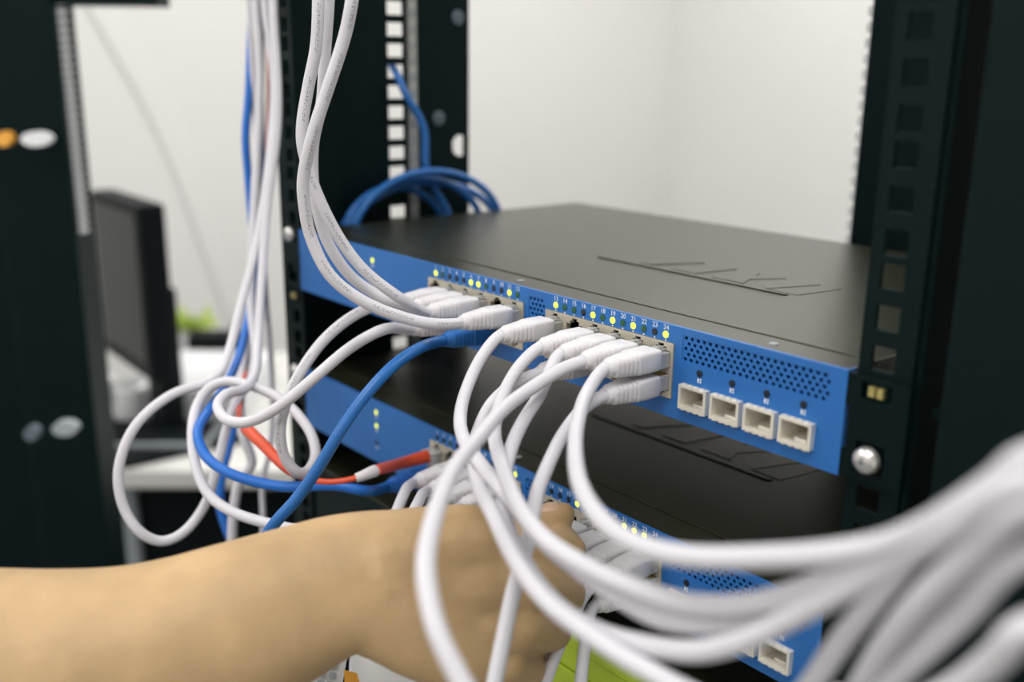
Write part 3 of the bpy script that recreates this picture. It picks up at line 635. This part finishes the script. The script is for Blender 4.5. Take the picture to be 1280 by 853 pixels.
rm = hand.modifiers.new('remesh', 'REMESH'); rm.mode = 'VOXEL'; rm.voxel_size = .0014; rm.use_smooth_shade = True
sm = hand.modifiers.new('smooth', 'SMOOTH'); sm.factor = .5; sm.iterations = 8
me2 = bpy.data.meshes.new_from_object(hand.evaluated_get(bpy.context.evaluated_depsgraph_get())); hand.modifiers.clear(); hand.data = me2
for p in me2.polygons: p.use_smooth = True
tag(hand, 'bare right forearm and hand reaching in to hold plugs of lower switch', 'person')
# thumb nail
nc = at(685, 636, .4890); nx = (at(703, 636, .487)-at(675, 650, .484)).normalized(); nn = (CAM-nc).normalized(); nn = (nn*.18+Vector((0, 0, 1))).normalized()
nn = (nn-nx*nn.dot(nx)).normalized(); ny = nn.cross(nx)
q = MB(); rings = []
for i in range(7):
    u = -1+2*i/6; wv = .0055*(1-.25*abs(u)**3) if abs(u) < .99 else .0035
    rings.append([nc+nx*u*.0052+ny*v*wv+nn*(.0016-.0022*v*v-.0010*u*u+dz_) for dz_, vs in ((0, (-1, -.5, 0, .5, 1)), (-.0012, (1, .5, 0, -.5, -1))) for v in vs])
q.loft(rings); q.build('thumb_nail', 'nail', hand, smooth=True)
# sleeve over the elbow, beyond the frame
q = MB(); limb(q, [(-760, 1000, .41, 165, 1), (-700, 985, .405, 185, 1), (-560, 950, .395, 185, 1), (-480, 930, .39, 180, 1), (-470, 928, .39, 168, 1)], 24); q.build('sleeve', 'sleeve', hand, smooth=True)

# ------------------------------------------------------------------ cards and tags under the wrist
def card(name, label, cat, corners, m, th=.0006):
    p = [at(*c) for c in corners]; n = (p[1]-p[0]).cross(p[3]-p[0]).normalized()
    q = MB(); q.loft([p, [a+n*th for a in p]]); o = q.build(name, m, None); return tag(o, label, cat), p, n
zt = .47
c1, p, n = card('cable_tag', 'grey printed cable tag with white borders under the wrist', 'tag', [(372, 880, zt), (400, 812, zt+.01), (438, 800, zt+.012), (420, 900, zt)], 'lgrey')
q = MB()
for i in range(5):
    for j in range(2):
        f = lambda u, v: p[0]*(1-u)*(1-v)+p[3]*u*(1-v)+p[1]*(1-u)*v+p[2]*u*v
        u0, v0 = .28+.28*j, .25+.13*i; nn_ = (CAM-p[0]).normalized()
        q.loft([[f(u0, v0)+nn_*d, f(u0+.2, v0)+nn_*d, f(u0+.2, v0+.07)+nn_*d, f(u0, v0+.07)+nn_*d] for d in (.0009, .0011)])
q.build('printed_lines', 'grey', c1, kind='stuff')
c2, *_ = card('label_card', 'blank white card below the hand, next to the printed tag', 'card', [(440, 900, .475), (440, 800, .485), (470, 806, .485), (580, 900, .465)], 'paper')
c3, *_ = card('orange_tag', 'small orange tag peeping out between printed tag and white card', 'tag', [(432, 900, .455), (430, 838, .46), (446, 842, .46), (462, 900, .455)], 'orange')
q = MB(); q.tube(spline([at(700, 760, .50), at(676, 800, .49), at(662, 840, .485), at(655, 900, .485), at(650, 1100, .485)]), [.008]*29, 12)
tag(q.build('grey_cable', 'grey', None, smooth=True), 'thick grey cable hanging in front of the lime green unit', 'cable')

# ------------------------------------------------------------------ background: second rack, desk, monitor
zb = 1.12
e0 = at(70, 60, zb); e1 = at(-60, 60, zb)
xr = e0.x; yr = e0.y
rk2 = thing('server_rack', 'second black rack with a pale toothed edge, beside the desk', 'rack', (xr-.06, yr+.1, ROOM['z0']))
vdir = (at(-200, 60, zb)-e0); vdir.z = 0; vdir.normalize(); dep = Vector((-vdir.y, vdir.x, 0));
if dep.dot(Fv) < 0: dep = -dep
def bx2(name, u0, u1, d0, d1, z0, z1, m, par, **k):
    q = MB(); o = Vector((xr, yr, 0))
    q.loft([[o+vdir*u+dep*d+Vector((0, 0, z)) for u, d in ((u0, d0), (u1, d0), (u1, d1), (u0, d1))] for z in (z0, z1)]); return q.build(name, m, par, **k)
bx2('post', 0, .085, 0, .06, ROOM['z0'], .9, 'black', rk2, bevel=.003)
bx2('side_panel', .004, .20, .062, .066, ROOM['z0'], .9, 'black', rk2)
zbar = at(120, 6, zb).z
bx2('cross_bar', -.115, .0, .01, .05, zbar, zbar+.05, 'black', rk2)
bx2('top_frame', -.20, .3, -.01, .09, .9, .95, 'black', rk2)
q = MB(); o = Vector((xr, yr, 0))
zt0 = at(100, 305, zb).z
for i in range(110):
    z = zt0+i*.0095; a = 0; 
    q.loft([[o+vdir*u+dep*d+Vector((0, 0, zz_)) for u, zz_ in ((.000, z+.0006), (-.010, z+.0022), (-.010, z+.0062), (.000, z+.0082))] for d in (.012, .016)])
q.build('edge_teeth', 'paper', rk2, kind='stuff')
for i, (x, y, rw, rh, m) in enumerate(((44, 174, .0165, .0085, 'paper'), (4, 174, .0085, .0085, 'orange'), (80, 537, .014, .0080, 'grey'), (38, 543, .0080, .0080, 'fabric'))):
    c = at(x, y, zb-.012)
    q = MB(); q.loft([[c+Rv*rw*cos(2*pi*j/20)+Uv*rh*sin(2*pi*j/20)+dep*d for j in range(20)] for d in (0, .012)]); q.build('light_spot', m, rk2, smooth=True)  # ovals whose pale or dim colour stands for light in the post's slots
# desk
ZD = ROOM['z0']+.74
d0 = on(2, 118, 588, ZD)
dk = thing('desk', 'white laminate desk behind the rack', 'desk', (d0.x, d0.y, ROOM['z0']))
vx = (on(2, 345, 588, ZD)-d0); vx.z = 0; L_ = vx.length; vx.normalize(); vy = Vector((-vx.y, vx.x, 0))
if vy.dot(Fv) < 0: vy = -vy
def bx3(name, u0, u1, d0_, d1_, z0, z1, m, par, **k):
    q = MB(); q.loft([[d0+vx*u+vy*d+Vector((0, 0, z-ZD)) for u, d in ((u0, d0_), (u1, d0_), (u1, d1_), (u0, d1_))] for z in (z0, z1)]); return q.build(name, m, par, **k)
bx3('desk_top', -.02, 1.25, 0, .75, ZD-.035, ZD, 'desk', dk, bevel=.004)
for u in (0, 1.18):
    for d in (.03, .68): bx3('leg', u, u+.05, d, d+.05, ROOM['z0'], ZD-.035, 'grey', dk)
bx3('desk_shade_panel', .052, 1.178, .05, .065, ROOM['z0']+.05, ZD-.035, 'mon', dk)  # black panel added to stand for the deep shade under the desk
bx3('drawer_unit', .72, 1.12, .10, .58, ROOM['z0']+.03, ZD-.04, 'mon', dk)
# monitor: near vertical edge at (195,262)-(190,490)
def px_z(x, y, Z): return on(2, x, y, Z)
mz = 1.62
pa = at(172, 257, mz); pb = at(112, 236, mz+.20)
dirm = pb-pa; dirm.z = 0; Wm = dirm.length; dirm.normalize(); nrm_ = Vector((-dirm.y, dirm.x, 0))
if nrm_.dot(CAM-pa) < 0: nrm_ = -nrm_
ztop = pa.z; zbot = at(188, 500, mz).z
mo = thing('monitor', 'dark monitor on the desk turned sideways to the rack', 'monitor', (pa.x+dirm.x*Wm/2, pa.y+dirm.y*Wm/2, ZD))
def bx4(name, u0, u1, d0_, d1_, z0, z1, m, par, **k):
    q = MB(); q.loft([[pa+dirm*u+nrm_*d+Vector((0, 0, z-pa.z)) for u, d in ((u0, d0_), (u1, d0_), (u1, d1_), (u0, d1_))] for z in (z0, z1)]); return q.build(name, m, par, **k)
bx4('shell', 0, Wm, -.045, 0, zbot, ztop, 'mon', mo, bevel=.006)
bx4('screen', .018, Wm-.018, 0, .002, zbot+.03, ztop-.018, 'screen', mo)
bx4('stand_neck', Wm/2-.04, Wm/2+.04, -.085, -.045, ZD+.012, zbot+.14, 'mon', mo, bevel=.004)
bx4('stand_foot', Wm/2-.13, Wm/2+.13, -.16, .06, ZD, ZD+.012, 'mon', mo, bevel=.004)
# keyboard, cup, papers, plant, box on the desk
def desk_pt(x, y): return on(2, x, y, ZD)
c = desk_pt(185, 556); kb = thing('keyboard', 'grey keyboard at the front edge of the white desk', 'keyboard', c)
ka = vx; kn = vy
q = MB(); q.loft([[c+ka*u+kn*d+Vector((0, 0, z)) for u, d in ((-.09, -.05), (.12, -.05), (.12, .07), (-.09, .07))] for z in (0, .02)]); q.build('case', 'grey', kb, bevel=.003)
for r in range(4):
    for k in range(10):
        q = MB(); q.loft([[c+ka*(-.083+k*.02+u)+kn*(-.042+r*.027+d)+Vector((0, 0, z)) for u, d in ((0, 0), (.016, 0), (.016, .022), (0, .022))] for z in (.02, .025)]); q.build('key', 'mon', kb)
def lathe(name, label, cat, c, prof, m):
    q = MB(); q.loft([[c+Vector((r*cos(2*pi*j/20), r*sin(2*pi*j/20), z)) for j in range(20)] for r, z in prof]); return tag(q.build(name, m, None, smooth=True), label, cat)
lathe('paper_cup', 'white paper cup on the desk in front of the monitor', 'cup', desk_pt(124, 530), [(.024, 0), (.026, .02), (.033, .085), (.036, .09), (.033, .088)], 'paper')
lathe('white_mug', 'squat white mug on the desk right of the monitor edge', 'mug', desk_pt(170, 528), [(.030, 0), (.036, .01), (.038, .075), (.035, .078), (.032, .02)], 'paper')
c = desk_pt(262, 503); bt = thing('paper_stack', 'stack of white papers on the desk under the round loop', 'papers', c)
for i in range(6):
    a = radians(random.uniform(-6, 6)); q = MB(); q.loft([[c+(vx*cos(a)+vy*sin(a))*u+(vy*cos(a)-vx*sin(a))*d+Vector((0, 0, z)) for u, d in ((-.10, -.14), (.10, -.14), (.10, .14), (-.10, .14))] for z in (i*.012, i*.012+.011)]); q.build('sheet_bundle', 'paper', bt)
c = desk_pt(262, 478)+vy*.05; q = MB(); q.loft([[c+vx*u+vy*d+Vector((0, 0, z)) for u, d in ((-.05, -.03), (.06, -.03), (.06, .03), (-.05, .03))] for z in (.0, .10)]); tag(q.build('desk_box', 'mon', None, bevel=.004), 'small black box on the desk behind the paper stack', 'box')
c = desk_pt(228, 468)+vy*.10; pl = thing('potted_plant', 'small lime green plant in a pale pot beside the monitor', 'plant', c)
q = MB(); q.loft([[c+Vector((r*cos(2*pi*j/18), r*sin(2*pi*j/18), z)) for j in range(18)] for r, z in ((.03, 0), (.042, .07), (.044, .075))]); q.build('pot', 'paper', pl, smooth=True)
for k in range(26):
    a = random.uniform(0, 2*pi); e = random.uniform(.5, 1.3); ln = random.uniform(.05, .085)
    d = Vector((cos(a)*cos(e), sin(a)*cos(e), sin(e))); s_ = d.cross(Vector((0, 0, 1))).normalized(); b0 = c+Vector((0, 0, .07)); up = s_.cross(d)
    q = MB(); q.loft([[b0+d*ln*t_+s_*w_*.011+Vector((0, 0, -.02*t_*t_)), b0+d*ln*t_+up*.001, b0+d*ln*t_-s_*w_*.011+Vector((0, 0, -.02*t_*t_)), b0+d*ln*t_-up*.001] for t_, w_ in ((.1, .1), (.4, .9), (.7, 1), (.95, .3))]); q.build('leaf', 'limeleaf', pl, smooth=True)
# pale raised strip running down the left wall on the slant
w0 = on(0, 110, -20, ROOM['x0']+.002); w1 = on(0, 215, 170, ROOM['x0']+.002); w2 = on(0, 300, 400, ROOM['x0']+.002)
q = MB(); pth = spline([w0, w1, w2], 8); q.loft([[p_+Vector((d, s_*.045, 0)) for d, s_ in ((0, -1), (.008, -.8), (.008, .8), (0, 1))] for p_ in pth])
tag(q.build('wall_strip', 'wallstrip', None), 'pale slanting raised strip on the white wall behind the desk', 'cable duct')
